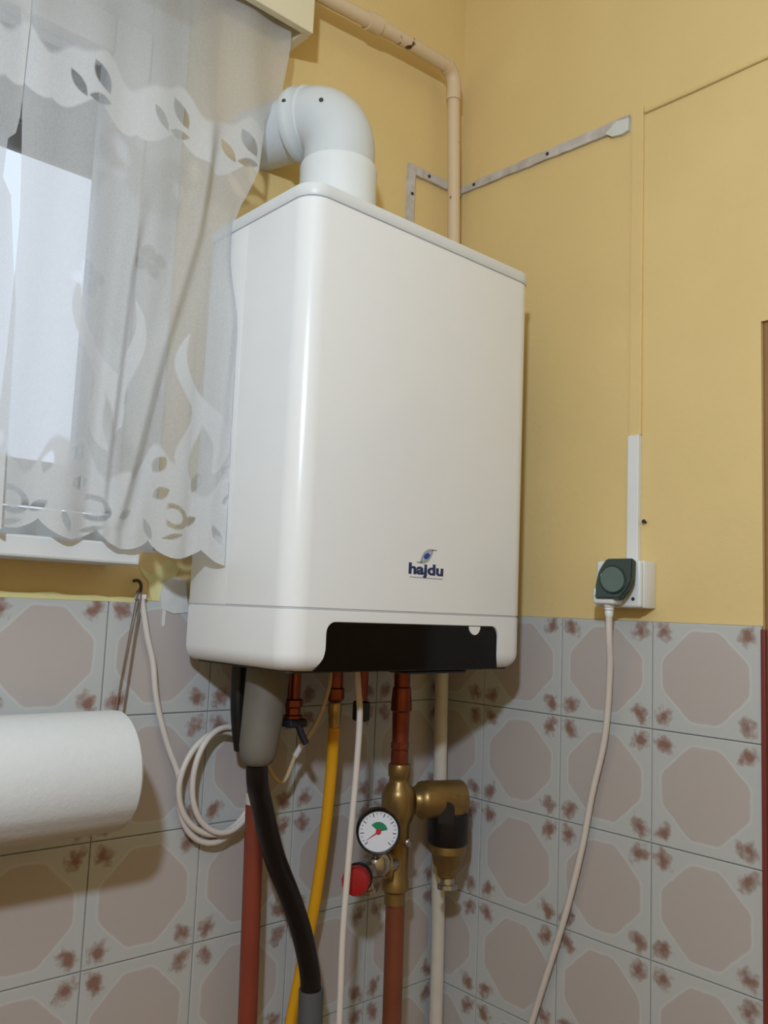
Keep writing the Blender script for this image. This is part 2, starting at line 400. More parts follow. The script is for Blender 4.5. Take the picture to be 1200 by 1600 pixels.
# ------------------------------------------------------------------ boiler
X0, X1, YB, YFR, Z0, Z1, ZS = -0.513, -0.105, -0.039, -0.257, 0.0698, 0.6387, 0.1414
boiler = thing('gas_boiler', 'large white wall-hung gas boiler with black control panel strip and blue eye logo', 'boiler', (-0.309, -0.148, Z0))
def plan(x0, x1, yb, yf, r, n=8):
    """footprint with rounded front corners, counter clockwise seen from above"""
    pts = [(x1, yb), (x0, yb)]
    for k in range(n + 1):
        a = PI + k / n * PI / 2; pts.append((x0 + r + r * math.cos(a), yf + r + r * math.sin(a)))
    for k in range(n + 1):
        a = 1.5 * PI + k / n * PI / 2; pts.append((x1 - r + r * math.cos(a), yf + r + r * math.sin(a)))
    return pts
def shell(levels, n=8):
    """levels: (z, inset-from-sides, corner radius, yb)"""
    bm = bm_new(); rings = []
    for (z, ins, r, yb) in levels:
        rings.append([bm.verts.new((x, y, z)) for x, y in plan(X0 + ins, X1 - ins, yb, YFR + ins, r, n)])
    for a, b in zip(rings[:-1], rings[1:]):
        m_ = len(a)
        for k in range(m_): bm.faces.new((a[k], a[(k + 1) % m_], b[(k + 1) % m_], b[k]))
    bm.faces.new(list(reversed(rings[0]))); bm.faces.new(rings[-1])
    bmesh.ops.recalc_face_normals(bm, faces=bm.faces[:]); return bm
SY = -0.127
obj('rear_casing', box((X0 + 0.0003, SY + 0.0012, ZS + 0.0012), (X1 - 0.0003, YB, 0.6215), 0.0008), M['white_enamel'], boiler, 40)
obj('front_cover', shell([(ZS + 0.0014, .0012, .027, SY), (ZS + 0.0022, 0, .028, SY), (0.6205, 0, .028, SY), (0.6213, .0012, .027, SY)]), M['white_enamel'], boiler, 40)
obj('seam_liner', shell([(ZS - 0.004, .0009, .0275, YB - 0.004), (0.63, .0009, .0275, YB - 0.004)]), M['seam'], boiler, 40)
lid = obj('lid', shell([(0.6222, -.0006, .0286, YB), (0.6236, -.0016, .0295, YB), (Z1 - 0.004, -.0016, .0295, YB), (Z1 - 0.0012, -.0006, .0286, YB), (Z1, .002, .026, YB)]), M['lid_plastic'], boiler, 40)
lv = [(ZS - 0.0006, .0012, .027, YB), (ZS - 0.0014, 0, .028, YB), (Z0 + 0.022, 0, .028, YB)]
for k in range(1, 7):
    a = k / 6 * PI / 2; lv.append((Z0 + 0.022 - 0.020 * math.sin(a), 0.016 * (1 - math.cos(a)), 0.028 - 0.006 * (1 - math.cos(a)), YB))
low = obj('lower_cover', shell(list(reversed(lv))), M['white_enamel'], boiler, 40)
PZ1 = 0.1275
def panel_outline(g):
    """outline in x,z of the control panel opening grown by g; lower ends flare outwards"""
    xa, xb, zt, zb = -0.4585 - g, -0.1640 + g, PZ1 + g, Z0 - 0.01
    r = 0.013; pts = []
    for k in range(7):
        a = k / 6 * PI / 2; pts.append((xb - r + r * math.cos(a), zt - r + r * math.sin(a)))
    for k in range(7):
        a = PI / 2 + k / 6 * PI / 2; pts.append((xa + r + r * math.cos(a), zt - r + r * math.sin(a)))
    pts += [(xa, 0.097), (xa - 0.002, 0.088), (xa - 0.006, 0.080), (xa - 0.012, 0.075), (xa - 0.016, zb), (xb + 0.002, zb), (xb + 0.001, 0.080), (xb, 0.09)]
    return pts
boolean_cut(low, prism([(x, YFR - 0.03, z) for x, z in panel_outline(0.0008)], (0, 0.0345, 0)))
low.data.materials.clear(); low.data.materials.append(M['white_enamel'])
# black glass panel follows the curved lower edge
bm = bm_new()
out = panel_outline(0.0)
prof = [(YFR + 0.0018, PZ1)] + [(YFR + 0.0018, Z0 + 0.018)] + [(YFR + 0.0018 + 0.016 * (1 - math.cos(k / 6 * PI / 2)), Z0 + 0.018 - 0.0165 * math.sin(k / 6 * PI / 2)) for k in range(1, 7)]
prism_pts = [(x, YFR + 0.0018, max(z, Z0 + 0.0025)) for x, z in out]
add_prism(bm, prism_pts, (0, 0.003, 0))
panel = obj('control_panel', bm, M['black_gloss'], boiler)
obj('panel_tab', prism([(-0.2100 + 0.0106 * math.cos(a), YFR + 0.0019, 0.1272 + 0.0112 * math.sin(a)) for a in [PI + k / 12 * PI for k in range(13)]], (0, -0.0016, 0)), M['white_enamel'], panel)
obj('base_plate', box((X0 + 0.018, YFR + 0.020, Z0 - 0.0005), (X1 - 0.018, YB - 0.002, Z0 + 0.006)), M['dark_steel'], boiler)
obj('display_housing', box((-0.31, YFR + 0.022, Z0 - 0.005), (-0.20, YFR + 0.06, Z0 - 0.0004), 0.002), M['black_plastic'], boiler)
obj('wall_bracket', box((-0.46, YB - 0.001, 0.50), (-0.16, 0.0, 0.56)), M['dark_steel'], boiler)
obj('wall_bracket', box((-0.46, YB - 0.001, 0.16), (-0.16, 0.0, 0.20)), M['dark_steel'], boiler)

# logo
def text_mesh(body, size, off, depth):
    cu = bpy.data.curves.new('t', 'FONT'); cu.body = body; cu.size = size; cu.offset = off; cu.extrude = depth; cu.align_x = 'CENTER'
    o = bpy.data.objects.new('t', cu); C.objects.link(o); bpy.context.view_layer.update()
    me = bpy.data.meshes.new_from_object(o.evaluated_get(bpy.context.evaluated_depsgraph_get()))
    bpy.data.objects.remove(o); return me
me = text_mesh('hajdu', 0.0185, 0.0007, 0.0002)
me.transform(Matrix.Rotation(PI / 2, 4, 'X'))
xs = [v.co.x for v in me.vertices]; k = 0.061 / (max(xs) - min(xs))
me.transform(Matrix.Scale(k, 4, (1, 0, 0)))
me.transform(Matrix.Translation((-0.3045, YFR - 0.0003, 0.1905)))
lg = obj('brand_logo', me, M['logo_navy'], boiler); lg['label'] = 'small navy lettering with a grey and blue eye above it'
def lens(cx, cz, hw, hh, rot, yy, n=14, power=1.0):
    pts = []
    for k in range(n): t = -1 + 2 * k / n; pts.append((t * hw, hh * (1 - t * t) ** power))
    for k in range(n): t = 1 - 2 * k / n; pts.append((t * hw, -hh * (1 - t * t) ** power))
    c, s = math.cos(rot), math.sin(rot)
    return [(cx + x * c - z * s, yy, cz + x * s + z * c) for x, z in pts]
ex, ez = -0.3045, 0.2135
obj('emblem_pupil', prism(lens(ex, ez, 0.0058, 0.0034, 0.45, YFR, power=0.5), (0, -0.0005, 0)), M['logo_blue'], lg)
def swoosh(sign):
    pts = []; n = 14
    for k in range(n + 1): t = -1 + 2 * k / n; pts.append((t * 0.0165, 0.0085 * (1 - t * t)))
    for k in range(n + 1): t = 1 - 2 * k / n; pts.append((t * 0.0165 * 1.0, 0.0030 * (1 - t * t) + (0.002 * t if sign > 0 else 0.002 * t)))
    c, s = math.cos(0.5), math.sin(0.5)
    return [(ex + sign * (x * c - z * s) + sign * 0.003, YFR, ez + sign * (x * s + z * c)) for x, z in pts]
obj('emblem_swoosh', prism(swoosh(1), (0, -0.0004, 0)), M['logo_grey'], lg)
obj('emblem_swoosh', prism(swoosh(-1), (0, -0.0004, 0)), M['logo_grey'], lg)
obj('logo_line', box((-0.333, YFR - 0.0003, 0.1855), (-0.274, YFR, 0.1867)), M['logo_grey'], lg)

# ------------------------------------------------------------------ flue
flue = thing('flue_pipe', 'fat white flue elbow rising from the top of the boiler into the back wall', 'flue pipe', (-0.384, -0.14, Z1))
fx, fy = -0.384, -0.14
FR = 0.0485
th = math.radians(17); fd = V((-math.sin(th), math.cos(th), 0)); AZ = 0.819
obj('flue_socket', lathe((fx, fy, Z1), (0, 0, 1), [(0.0545, 0), (0.0550, 0.004), (0.0550, 0.010), (0.0532, 0.014), (0.0525, 0.088), (0.0532, 0.096), (0.0518, 0.101), (0.047, 0.101)], 40), M['pvc_white'], flue, 35)
arc = []
R0 = 0.056; zc = AZ - R0
arc.append(V((fx, fy, Z1 + 0.09)))
for k in range(15):
    a = k / 14 * PI / 2
    arc.append(V((fx, fy, zc)) + fd * (R0 * (1 - math.cos(a))) + V((0, 0, R0 * math.sin(a))))
end = arc[-1]
obj('elbow', tube(arc, FR, 40), M['pvc'], flue, 40)
obj('elbow_collar', lathe(end - fd * 0.012, fd, [(0.0475, 0), (0.0508, 0.003), (0.0508, 0.014), (0.0528, 0.017), (0.0538, 0.023), (0.0528, 0.028), (0.050, 0.03), (0.045, 0.03)], 40), M['pvc'], flue, 35)
ln = (0.0 - end.y) / fd.y
obj('wall_duct', lathe(end, fd, [(0.0435, 0.0), (0.0435, ln + 0.03)], 40), M['pvc'], flue, 40)
for (k_, along) in ((7, -0.2), (14, 0.0)):
    pc = arc[1 + k_] if k_ < 14 else end + fd * 0.006
    ax_t = (arc[min(2 + k_, 15)] - arc[k_]).normalized()
    to = (V((-0.75, -0.66, 0.15)) - ax_t * V((-0.75, -0.66, 0.15)).dot(ax_t)).normalized()
    obj('screw', lathe(pc + to * (FR - 0.001 + (0.0025 if k_ == 14 else 0)), to, [(0.0030, 0), (0.0030, 0.003), (0.0018, 0.004)], 10), M['dark_steel'], flue)
obj('socket_stop', lathe((fx + 0.044, fy - 0.036, Z1), (0, 0, 1), [(0.010, 0), (0.011, 0.006), (0.011, 0.030), (0.006, 0.036)], 16), M['pvc_white'], flue, 40)

# ------------------------------------------------------------------ pelmet box
pel = thing('pelmet_box', 'cream painted curtain pelmet box above the window', 'pelmet', (-0.9, -0.036, 0.968))
BX1, BYF, BZ = -0.391, -0.073, 0.9685
obj('front_board', box((-1.52, BYF, BZ), (BX1, BYF + 0.012, 1.19), 0.0015), M['cream_box'], pel)
obj('end_board', box((BX1 - 0.012, BYF + 0.0121, BZ), (BX1, -0.0005, 1.19)), M['cream_box'], pel)
obj('end_board', box((-1.52, BYF + 0.0121, BZ), (-1.508, -0.0005, 1.19)), M['cream_box'], pel)
obj('top_board', box((-1.52, BYF, 1.1901), (BX1, -0.0005, 1.204), 0.001), M['cream_box'], pel)
obj('curtain_rail', tube([(-1.507, -0.046, 1.02), (BX1 - 0.013, -0.046, 1.02)], 0.006, 12), M['chrome'], pel)

# ------------------------------------------------------------------ lace curtains
def sstep(x, a, b):
    t = np.clip((x - a) / (b - a), 0, 1); return t * t * (3 - 2 * t)
def ell(S, Z, cx, cz, hw, hh, rot):
    c, s = math.cos(rot), math.sin(rot); x = S - cx; z = Z - cz
    a = (x * c + z * s) / hw; b = (-x * s + z * c) / hh
    return np.sqrt(a * a + b * b)
def leaf(S, Z, cx, cz, hl, hw, rot):
    """pointed leaf: distance measure <1 inside"""
    c, s = math.cos(rot), math.sin(rot); x = S - cx; z = Z - cz
    a = (x * c + z * s) / hl; b = (-x * s + z * c) / hw
    return np.abs(b) + a * a
def frond(S, Z, x0, z0, x1, z1, bend, wid):
    """S-shaped tapering flame from (x0,z0) at its foot to (x1,z1) at its tip"""
    t = np.clip((Z - z0) / (z1 - z0), 0, 1)
    cx = x0 + (x1 - x0) * t + bend * np.sin(2 * PI * t)
    wd = wid * (np.sin(PI * np.clip(t, 0, 1)) ** 0.7 * (1 - 0.55 * t)) + 0.0006
    d = np.abs(S - cx) / wd
    return np.where((Z > z0) & (Z < z1), d, 9.0)
NET, DENSE, HOLE, SPARSE = 0.60, 0.93, 0.20, 0.36
def lace_density(S, Z, P):
    d = np.full(S.shape, NET)
    def put(mask, val): d[:] = d * (1 - mask) + val * mask
    # lower flower border
    top = P['bz'] + 0.022 * np.sin(2 * PI * (S - P['bc'][0]) / 0.110 + 1.2) + 0.008 * np.sin(2 * PI * S / 0.041)
    put(1 - sstep(Z, top - 0.004, top + 0.004), DENSE)
    for (x0, z0, x1, z1, bend, wd) in P['fronds']:
        put(1 - sstep(frond(S, Z, x0, z0, x1, z1, bend, wd), 0.8, 1.15), DENSE)
    for (cx, cz) in P['spots']:
        for k in range(4):
            put((1 - sstep(ell(S, Z, cx + 0.011 * math.cos(k * PI / 2 + 0.3), cz + 0.011 * math.sin(k * PI / 2 + 0.3), 0.011, 0.009, k * PI / 2), 0.6, 1.2)), SPARSE)
    # upper scalloped band
    lo = P['vz0'] + 0.011 * (1 - np.abs(np.sin(PI * (S - P['vc'][0]) / 0.052)) ** 0.8) + 0.012 * np.cos(2 * PI * (S - P['vc'][0]) / 0.104)
    hi = P['vz1'] + 0.014 * np.cos(2 * PI * (S - P['vc'][0]) / 0.104) + 0.006 * np.sin(2 * PI * S / 0.05)
    put(sstep(Z, lo - 0.002, lo + 0.002) * (1 - sstep(Z, hi - 0.005, hi + 0.005)), DENSE)
    for cx in P['vc']:
        cz = (P['vz0'] + P['vz1']) / 2
        put(1 - sstep(leaf(S, Z, cx + 0.006, cz + 0.016, 0.021, 0.0105, -1.05), 0.75, 1.1), HOLE)
        put(1 - sstep(leaf(S, Z, cx - 0.022, cz - 0.004, 0.018, 0.007, -1.0), 0.75, 1.1), HOLE + 0.1)
        put(1 - sstep(leaf(S, Z, cx + 0.004, cz - 0.014, 0.015, 0.007, 0.1), 0.75, 1.1), HOLE + 0.1)
    for (cx) in P['bc']:
        cz = P['bz']
        put(1 - sstep(leaf(S, Z, cx + 0.004, cz + 0.004, 0.013, 0.009, 0.9), 0.7, 1.1), HOLE + 0.08)
        put(1 - sstep(leaf(S, Z, cx + 0.008, cz - 0.030, 0.012, 0.008, 0.5), 0.7, 1.1), HOLE + 0.08)
        r = ell(S, Z, cx + 0.026, cz - 0.056, 0.017, 0.012, -0.4)
        put((1 - sstep(np.abs(r - 0.95), 0.16, 0.3)) * sstep(S - cx, 0.014, 0.02), HOLE + 0.1)
        put(1 - sstep(leaf(S, Z, cx - 0.006, cz - 0.074, 0.014, 0.005, -1.1), 0.7, 1.1), HOLE + 0.12)
        put(1 - sstep(leaf(S, Z, cx + 0.026, cz - 0.080, 0.015, 0.0035, 0.25), 0.7, 1.1), HOLE + 0.1)
        put(1 - sstep(leaf(S, Z, cx - 0.036, cz - 0.060, 0.011, 0.006, 0.6), 0.7, 1.1), HOLE + 0.12)
        put(1 - sstep(leaf(S, Z, cx - 0.030, cz - 0.012, 0.014, 0.006, 1.3), 0.7, 1.1), HOLE + 0.25)
    return d
def lace_curtain(name, xl, xr, ytop, ybot, P, ns, nz, folds, seed, ztop=1.02):
    """xl(z), xr(z): left and right selvedge; s is arc position (0.66 m right panel) so the motif is sewn to the cloth"""
    zb0 = P['hem'] - 0.012
    zs = np.linspace(ztop, zb0, nz); ts = np.linspace(0, 1, ns)
    T, Zg = np.meshgrid(ts, zs)
    XLg = np.interp(-Zg, [-a for a, _ in xl][::1], [b for _, b in xl]); XRg = np.interp(-Zg, [-a for a, _ in xr], [b for _, b in xr])
    X = XLg + (XRg - XLg) * T
    f = np.clip((ztop - Zg) / (ztop - zb0), 0, 1)
    Yg = np.interp(-Zg, [-a for a, _ in ytop], [b for _, b in ytop])
    rs = np.random.RandomState(seed)
    amp = (0.003 + 0.005 * f)
    Yg = Yg + amp * (np.sin(2 * PI * X / 0.071 + 1.5 * f + rs.rand() * 6) * 0.6 + np.sin(2 * PI * X / 0.123 + rs.rand() * 6) * 0.5)
    for (pts, h, wd) in folds:
        xc = np.interp(-Zg, [-a for a, _ in pts], [b for _, b in pts])
        on = sstep(-Zg, -pts[0][0] - 0.0, -pts[0][0] + 0.12) if True else 1
        Yg = Yg - h * np.exp(-((X - xc) / wd) ** 2) * on + 0.6 * h * np.exp(-((X - xc - 1.7 * wd) / wd) ** 2) * on
    if P.get('boiler'): Yg = Yg - 0.027 * sstep(X, -0.560, -0.520) * sstep(-Zg, -0.60, -0.48)
    Yg = np.minimum(Yg, np.where(Zg < 0.235, -0.0905, 9)) if P.get('sill') else Yg
    S = X.copy()
    D = lace_density(S, Zg, P)
    hem = P['hem'] + P['hs'] * (S - P['h0']) + 0.016 * (1 - np.abs(np.sin(PI * (S - P['h0']) / P['hp'])) ** 0.75)
    # pull the last rows onto the scalloped hem so the edge is a clean curve
    verts = np.stack([X, Yg, Zg], -1).reshape(-1, 3)
    keep = (Zg >= hem - 0.0006).reshape(-1)
    Zr = Zg.reshape(-1); hr = hem.reshape(-1)
    step = (ztop - zb0) / (nz - 1)
    near = (~keep) & (Zr >= hr - step - 0.0006)
    verts[near, 2] = hr[near]; ok = keep | near
    faces = []
    idx = np.arange(ns * nz).reshape(nz, ns)
    a = idx[:-1, :-1].ravel(); b = idx[:-1, 1:].ravel(); c = idx[1:, 1:].ravel(); e = idx[1:, :-1].ravel()
    m_ = ok[a] & ok[b] & ok[c] & ok[e]
    quads = np.stack([a, e, c, b], -1)[m_]
    used = np.unique(quads); rem = -np.ones(ns * nz, int); rem[used] = np.arange(len(used))
    me = bpy.data.meshes.new(name); me.from_pydata(verts[used].tolist(), [], rem[quads].tolist()); me.update()
    at = me.attributes.new('weave', 'FLOAT', 'POINT')
    dd = D.reshape(-1)[used]
    at.data.foreach_set('value', dd.astype(np.float32))
    for p in me.polygons: p.use_smooth = True
    me.materials.append(M['lace'])
    o = bpy.data.objects.new(name, me); C.objects.link(o); return o
YT = [(1.02, -0.046), (0.95, -0.050), (0.85, -0.064), (0.78, -0.080), (0.68, -0.090), (0.5, -0.098), (0.19, -0.101)]
PR = dict(vz0=0.702, vz1=0.775, vc=[-0.703, -0.599, -0.500, -0.805], bz=0.300, bc=[-0.602, -0.700, -0.520, -0.79], hem=0.1975, hs=-0.10, h0=-0.606, hp=0.0645,
          spots=[(-0.627, 0.545), (-0.70, 0.503)],
          fronds=[(-0.655, 0.33, -0.712, 0.500, 0.012, 0.015), (-0.665, 0.31, -0.690, 0.415, -0.006, 0.011), (-0.648, 0.34, -0.640, 0.492, -0.008, 0.012),
                  (-0.535, 0.30, -0.570, 0.470, 0.016, 0.016), (-0.555, 0.28, -0.570, 0.400, -0.012, 0.013), (-0.505, 0.30, -0.515, 0.44, 0.006, 0.010)], sill=True, boiler=True)
tag(lace_curtain('lace_curtain', [(1.02, -0.800), (0.19, -0.760)][0:1] + [(0.815, -0.7935), (0.63, -0.7835), (0.55, -0.780), (0.4, -0.782), (0.19, -0.79)],
                 [(1.02, -0.412), (0.947, -0.414), (0.86, -0.432), (0.80, -0.468), (0.72, -0.480), (0.66, -0.505), (0.62, -0.5165), (0.19, -0.5165)],
                 YT, None, PR, 340, 560,
                 [([(0.66, -0.640), (0.52, -0.655), (0.22, -0.668)], 0.010, 0.008), ([(0.80, -0.545), (0.6, -0.572), (0.4, -0.618), (0.22, -0.655)], 0.012, 0.011), ([(0.70, -0.52), (0.45, -0.53), (0.25, -0.538)], 0.006, 0.009)], 3),
    'white lace curtain hanging against the left side of the boiler, scalloped hem over the sill', 'curtain')
YT2 = [(1.02, -0.052), (0.95, -0.056), (0.85, -0.072), (0.78, -0.088), (0.68, -0.098), (0.5, -0.108), (0.19, -0.112)]
PL = dict(vz0=0.702, vz1=0.775, vc=[-0.86, -0.96, -1.06, -1.16, -1.26, -1.36], bz=0.300, bc=[-0.86, -0.96, -1.06, -1.16, -1.26, -1.36], hem=0.208, hs=0.0, h0=-0.86, hp=0.0645,
          spots=[(-0.95, 0.52), (-1.15, 0.52)], fronds=[(-0.9 - 0.1 * k, 0.31, -0.93 - 0.1 * k, 0.48, 0.014, 0.014) for k in range(5)], sill=True)
tag(lace_curtain('lace_curtain', [(1.02, -1.47), (0.19, -1.47)],
                 [(1.02, -0.776), (0.815, -0.783), (0.72, -0.787), (0.66, -0.789), (0.64, -0.792), (0.63, -0.800), (0.585, -0.802), (0.568, -0.792), (0.45, -0.780), (0.19, -0.775)],
                 YT2, None, PL, 340, 400, [], 5),
    'white lace curtain cut off by the left edge of the photo, overlapping the other', 'curtain')

# ------------------------------------------------------------------ kitchen paper roll hanging on strings
RZ, RY, RR = -0.043, -0.115, 0.0640
roll = thing('paper_towel_roll', 'big white kitchen paper roll held horizontally in front of the tiles at the left edge', 'paper roll', (-0.78, RY, RZ - RR))
xa, xb = -0.95, -0.630
bm = bm_new()
n = 64; rings = []
prof = [(0.021, xa), (RR - 0.004, xa), (RR - 0.0008, xa + 0.003), (RR, xa + 0.010), (RR, -0.80), (RR, xb - 0.010), (RR - 0.0008, xb - 0.003), (RR - 0.004, xb), (0.021, xb), (0.021, xa)]
for r, x in prof:
    ring = []
    for k in range(n):
        a = 2 * PI * k / n
        rr = r + (0.0012 * (k / n) if r > 0.03 else 0)
        ring.append(bm.verts.new((x, RY + rr * math.cos(a + 3.75), RZ + rr * math.sin(a + 3.75))))
    rings.append(ring)
for a, b in zip(rings[:-1], rings[1:]):
    for k in range(n): bm.faces.new((a[k], a[(k + 1) % n], b[(k + 1) % n], b[k]))
bmesh.ops.recalc_face_normals(bm, faces=bm.faces[:])
obj('paper', bm, M['paper'], roll, 30)
obj('core', lathe((xa, RY, RZ), (1, 0, 0), [(0.0205, -0.002), (0.0205, xb - xa + 0.002)], 24), M['card'], roll, 40)
obj('rod', lathe((xa, RY, RZ), (1, 0, 0), [(0.007, -0.03), (0.007, xb - xa + 0.004)], 16), M['door_wood'], roll, 40)
obj('wall_arm', box((xa - 0.024, RY - 0.01, RZ - 0.01), (xa - 0.012, -0.0045, RZ + 0.01), 0.002), M['white_plastic'], roll)
hook = tag(obj('wall_hook', tube(spline([(-0.571, 0.006, 0.167), (-0.571, -0.010, 0.168), (-0.571, -0.019, 0.164), (-0.571, -0.020, 0.157), (-0.571, -0.013, 0.153)], 6), 0.0022, 8), M['rust'], None, 60), 'small rusty hook in the wall below the sill end', 'hook')
st = tube(spline([(-0.5925, -0.012, -0.06), (-0.5905, -0.012, -0.02), (-0.583, -0.013, 0.06), (-0.5745, -0.018, 0.145), (-0.5715, -0.0205, 0.1585), (-0.5690, -0.018, 0.150), (-0.5740, -0.013, 0.06), (-0.5800, -0.012, -0.02), (-0.5830, -0.012, -0.06), (-0.5878, -0.012, -0.075), (-0.5925, -0.012, -0.06)], 6), 0.0011, 6)
tag(obj('hanging_string', st, M['string'], None, 60), 'thin brown string loop hanging from the hook down behind the paper roll', 'string')

# ------------------------------------------------------------------ old gas pipe, trunking
gp = thing('gas_pipe', 'chipped cream painted pipe in the corner turning left along the wall above the boiler', 'pipe', (-0.046, -0.035, FZ))
GX, GY = -0.046, -0.035
path = [(GX + 0.002, GY, 0.36), (GX, GY, 0.70), (GX - 0.005, GY, 0.86), (GX - 0.015, GY - 0.001, 1.045)]
obj('lower_pipe', tube(spline([(GX + 0.027, GY + 0.009, FZ), (GX + 0.027, GY + 0.009, -0.5), (GX + 0.019, GY + 0.007, -0.25), (GX + 0.007, GY + 0.002, 0.06), (GX + 0.002, GY, 0.365)], 8), 0.0108, 16), M['cream_pipe'], gp, 60)
obj('pipe', tube(spline(path, 8), 0.0108, 16), M['gas_paint'], gp, 60)
eb = V((GX - 0.015, GY - 0.001, 1.04))
el = [eb + V((0, 0, -0.012)), eb, eb + V((0, 0, 0.016))]
for k in range(1, 9):
    a = k / 8 * PI / 2; el.append(eb + V((-0.024 * (1 - math.cos(a)), -0.004 * (1 - math.cos(a)), 0.016 + 0.024 * math.sin(a))))
e_end = el[-1]
obj('pipe_elbow', tube(el, 0.0128, 16), M['gas_paint'], gp, 60)
hp = [e_end + V((0.004, 0, 0)), (-0.20, -0.045, 1.072), (-0.34, -0.047, 1.060), (-0.388, -0.048, 1.058)]
obj('pipe', tube(spline(hp, 6), 0.0112, 16), M['gas_paint'], gp, 60)
obj('pipe_joint', tube([(-0.245, -0.0458, 1.0690), (-0.27, -0.0462, 1.0665)], 0.0145, 16), M['gas_paint'], gp, 60)

def ragged_strip(p0, p1, up, nrm, w0, w1, th_, seg, jit):
    """raised strip from p0 to p1 with uneven edges"""
    p0, p1, up, nrm = V(p0), V(p1), V(up), V(nrm); A = []; B = []
    for k in range(seg + 1):
        t = k / seg; c = p0.lerp(p1, t); w_ = (w0 + (w1 - w0) * t) / 2
        A.append(c + up * (w_ + random.uniform(-jit, jit))); B.append(c - up * (w_ + random.uniform(-jit, jit)))
    return prism(A + list(reversed(B)), nrm * th_)
tr = thing('old_cable_trunking', 'grey white filler-smeared cable trunking running round the corner behind the cream pipe', 'cable trunking', (-0.06, 0.0, 0.88))
obj('vertical_length', ragged_strip((-0.1225, 0, 0.62), (-0.1245, 0, 0.8985), (1, 0, 0), (0, -1, 0), 0.014, 0.014, 0.008, 14, 0.0008), M['plaster'], tr)
obj('corner_length', ragged_strip((-0.117, 0, 0.8905), (-0.003, 0, 0.8925), (0, 0, 1), (0, -1, 0), 0.016, 0.014, 0.007, 10, 0.0006), M['plaster'], tr)
obj('long_length', ragged_strip((0, -0.003, 0.8945), (0, -0.350, 0.886), (0, 0, 1), (-1, 0, 0), 0.012, 0.018, 0.006, 26, 0.0008), M['plaster'], tr)
obj('filler_lump', prism([(0, -0.310, 0.880), (0, -0.322, 0.871), (0, -0.338, 0.868), (0, -0.350, 0.870), (0, -0.351, 0.889), (0, -0.33, 0.892)], (-0.0068, 0, 0)), M['plaster_white'], tr)
for (y, z) in ((-0.04, 0.894), (-0.2, 0.890)):
    obj('screw', lathe((-0.006, y, z), (-1, 0, 0), [(0.003, 0), (0.0025, 0.002)], 8), M['dark_steel'], tr)
obj('screw', lathe((-0.085, -0.007, 0.891), (0, -1, 0), [(0.003, 0), (0.0025, 0.002)], 8), M['dark_steel'], tr)
obj('screw', lathe((-0.124, -0.008, 0.845), (0, -1, 0), [(0.003, 0), (0.0025, 0.002)], 8), M['dark_steel'], tr)

dt = thing('socket_trunking', 'vertical cable trunking above the socket, yellow-painted with a bare white lower end', 'cable trunking', (0, -0.364, 0.226))
obj('painted_length', box((-0.0045, -0.3735, 0.405), (0, -0.3545, 0.9005), 0.001), M['yellow'], dt)
obj('bare_length', box((-0.0080, -0.3728, 0.2255), (0, -0.3552, 0.405), 0.001), M['white_plastic'], dt)
tag(obj('painted_cable', tube(spline([(-0.002, -0.376, 0.8905), (-0.002, -0.46, 0.8905), (-0.002, -0.60, 0.892), (-0.002, -0.9, 0.892), (-0.002, -1.5, 0.892)], 6), 0.0032, 8), M['yellow'], None, 60), 'thin yellow-painted cable running level along the right wall towards the right edge', 'cable')
tag(obj('wall_nail', lathe((0.004, -0.3808, 0.2797), (-1, 0, 0.15), [(0.0016, 0), (0.0016, 0.009), (0.003, 0.0095), (0.003, 0.0105)], 10), M['black_plastic']), 'tiny dark nail in the yellow wall beside the white trunking', 'nail')

# ------------------------------------------------------------------ socket on the right wall
sk = thing('wall_socket', 'white surface-mounted wall socket with dark green hinged splash cover, lifted by a plug', 'socket', (0, -0.362, 0.161))
SY0, SY1, SZ0, SZ1 = -0.3975, -0.3265, 0.1605, 0.2250
obj('housing', box((-0.030, SY0, SZ0), (-0.0002, SY1, SZ1), 0.003), M['white_plastic'], sk, 40)
obj('front_plate', box((-0.040, SY0 + 0.0005, SZ0 + 0.0005), (-0.0302, SY1 - 0.0005, SZ1 - 0.0005), 0.004, 3), M['white_plastic'], sk, 40)
# hinged cover, tilted open at the bottom by the plug
cv = V((-0.042, 0, SZ1 - 0.001)); tilt = math.radians(15)
Q = Quaternion((0, 1, 0), tilt)
def cov(y, h, o_): return cv + Q @ V((-o_, 0, -h)) + V((0, y, 0))
yl, yr, hh = -0.345, -0.392, 0.057
outl = [(-0.352, 0), (-0.393, 0), (-0.3945, 0.010), (-0.3960, 0.024), (-0.3965, 0.032), (-0.3910, 0.046), (-0.3820, hh), (-0.3440, hh), (-0.3425, 0.048), (-0.3412, 0.036), (-0.3425, 0.018), (-0.3470, 0.008)]
bm = prism([cov(y, h, 0.0) for y, h in outl], Q @ V((-0.011, 0, 0)))
lidm = obj('splash_cover', bm, M['green_cover'], sk)
bm = bm_new(); bm.from_mesh(lidm.data); bmesh.ops.bevel(bm, geom=bm.edges[:], offset=0.0018, segments=2, affect='EDGES'); bm.to_mesh(lidm.data); bm.free()
cy, ch = -0.3685, 0.0305
ring = bm_new()
pts = [cov(cy + 0.0180 * math.cos(a) - 0.004 * math.sin(a), ch + 0.0180 * math.sin(a), 0.0108) for a in [2 * PI * k / 32 for k in range(32)]]
disc = prism(pts, Q @ V((-0.0022, 0, 0)))
obj('cover_window', disc, M['green_light'], lidm)
rp = [cov(cy + 0.0193 * math.cos(a) - 0.0043 * math.sin(a), ch + 0.0193 * math.sin(a), 0.0115) for a in [2 * PI * k / 32 for k in range(33)]]
obj('cover_ring', tube(rp, 0.0012, 6, False), M['green_cover'], lidm, 60)
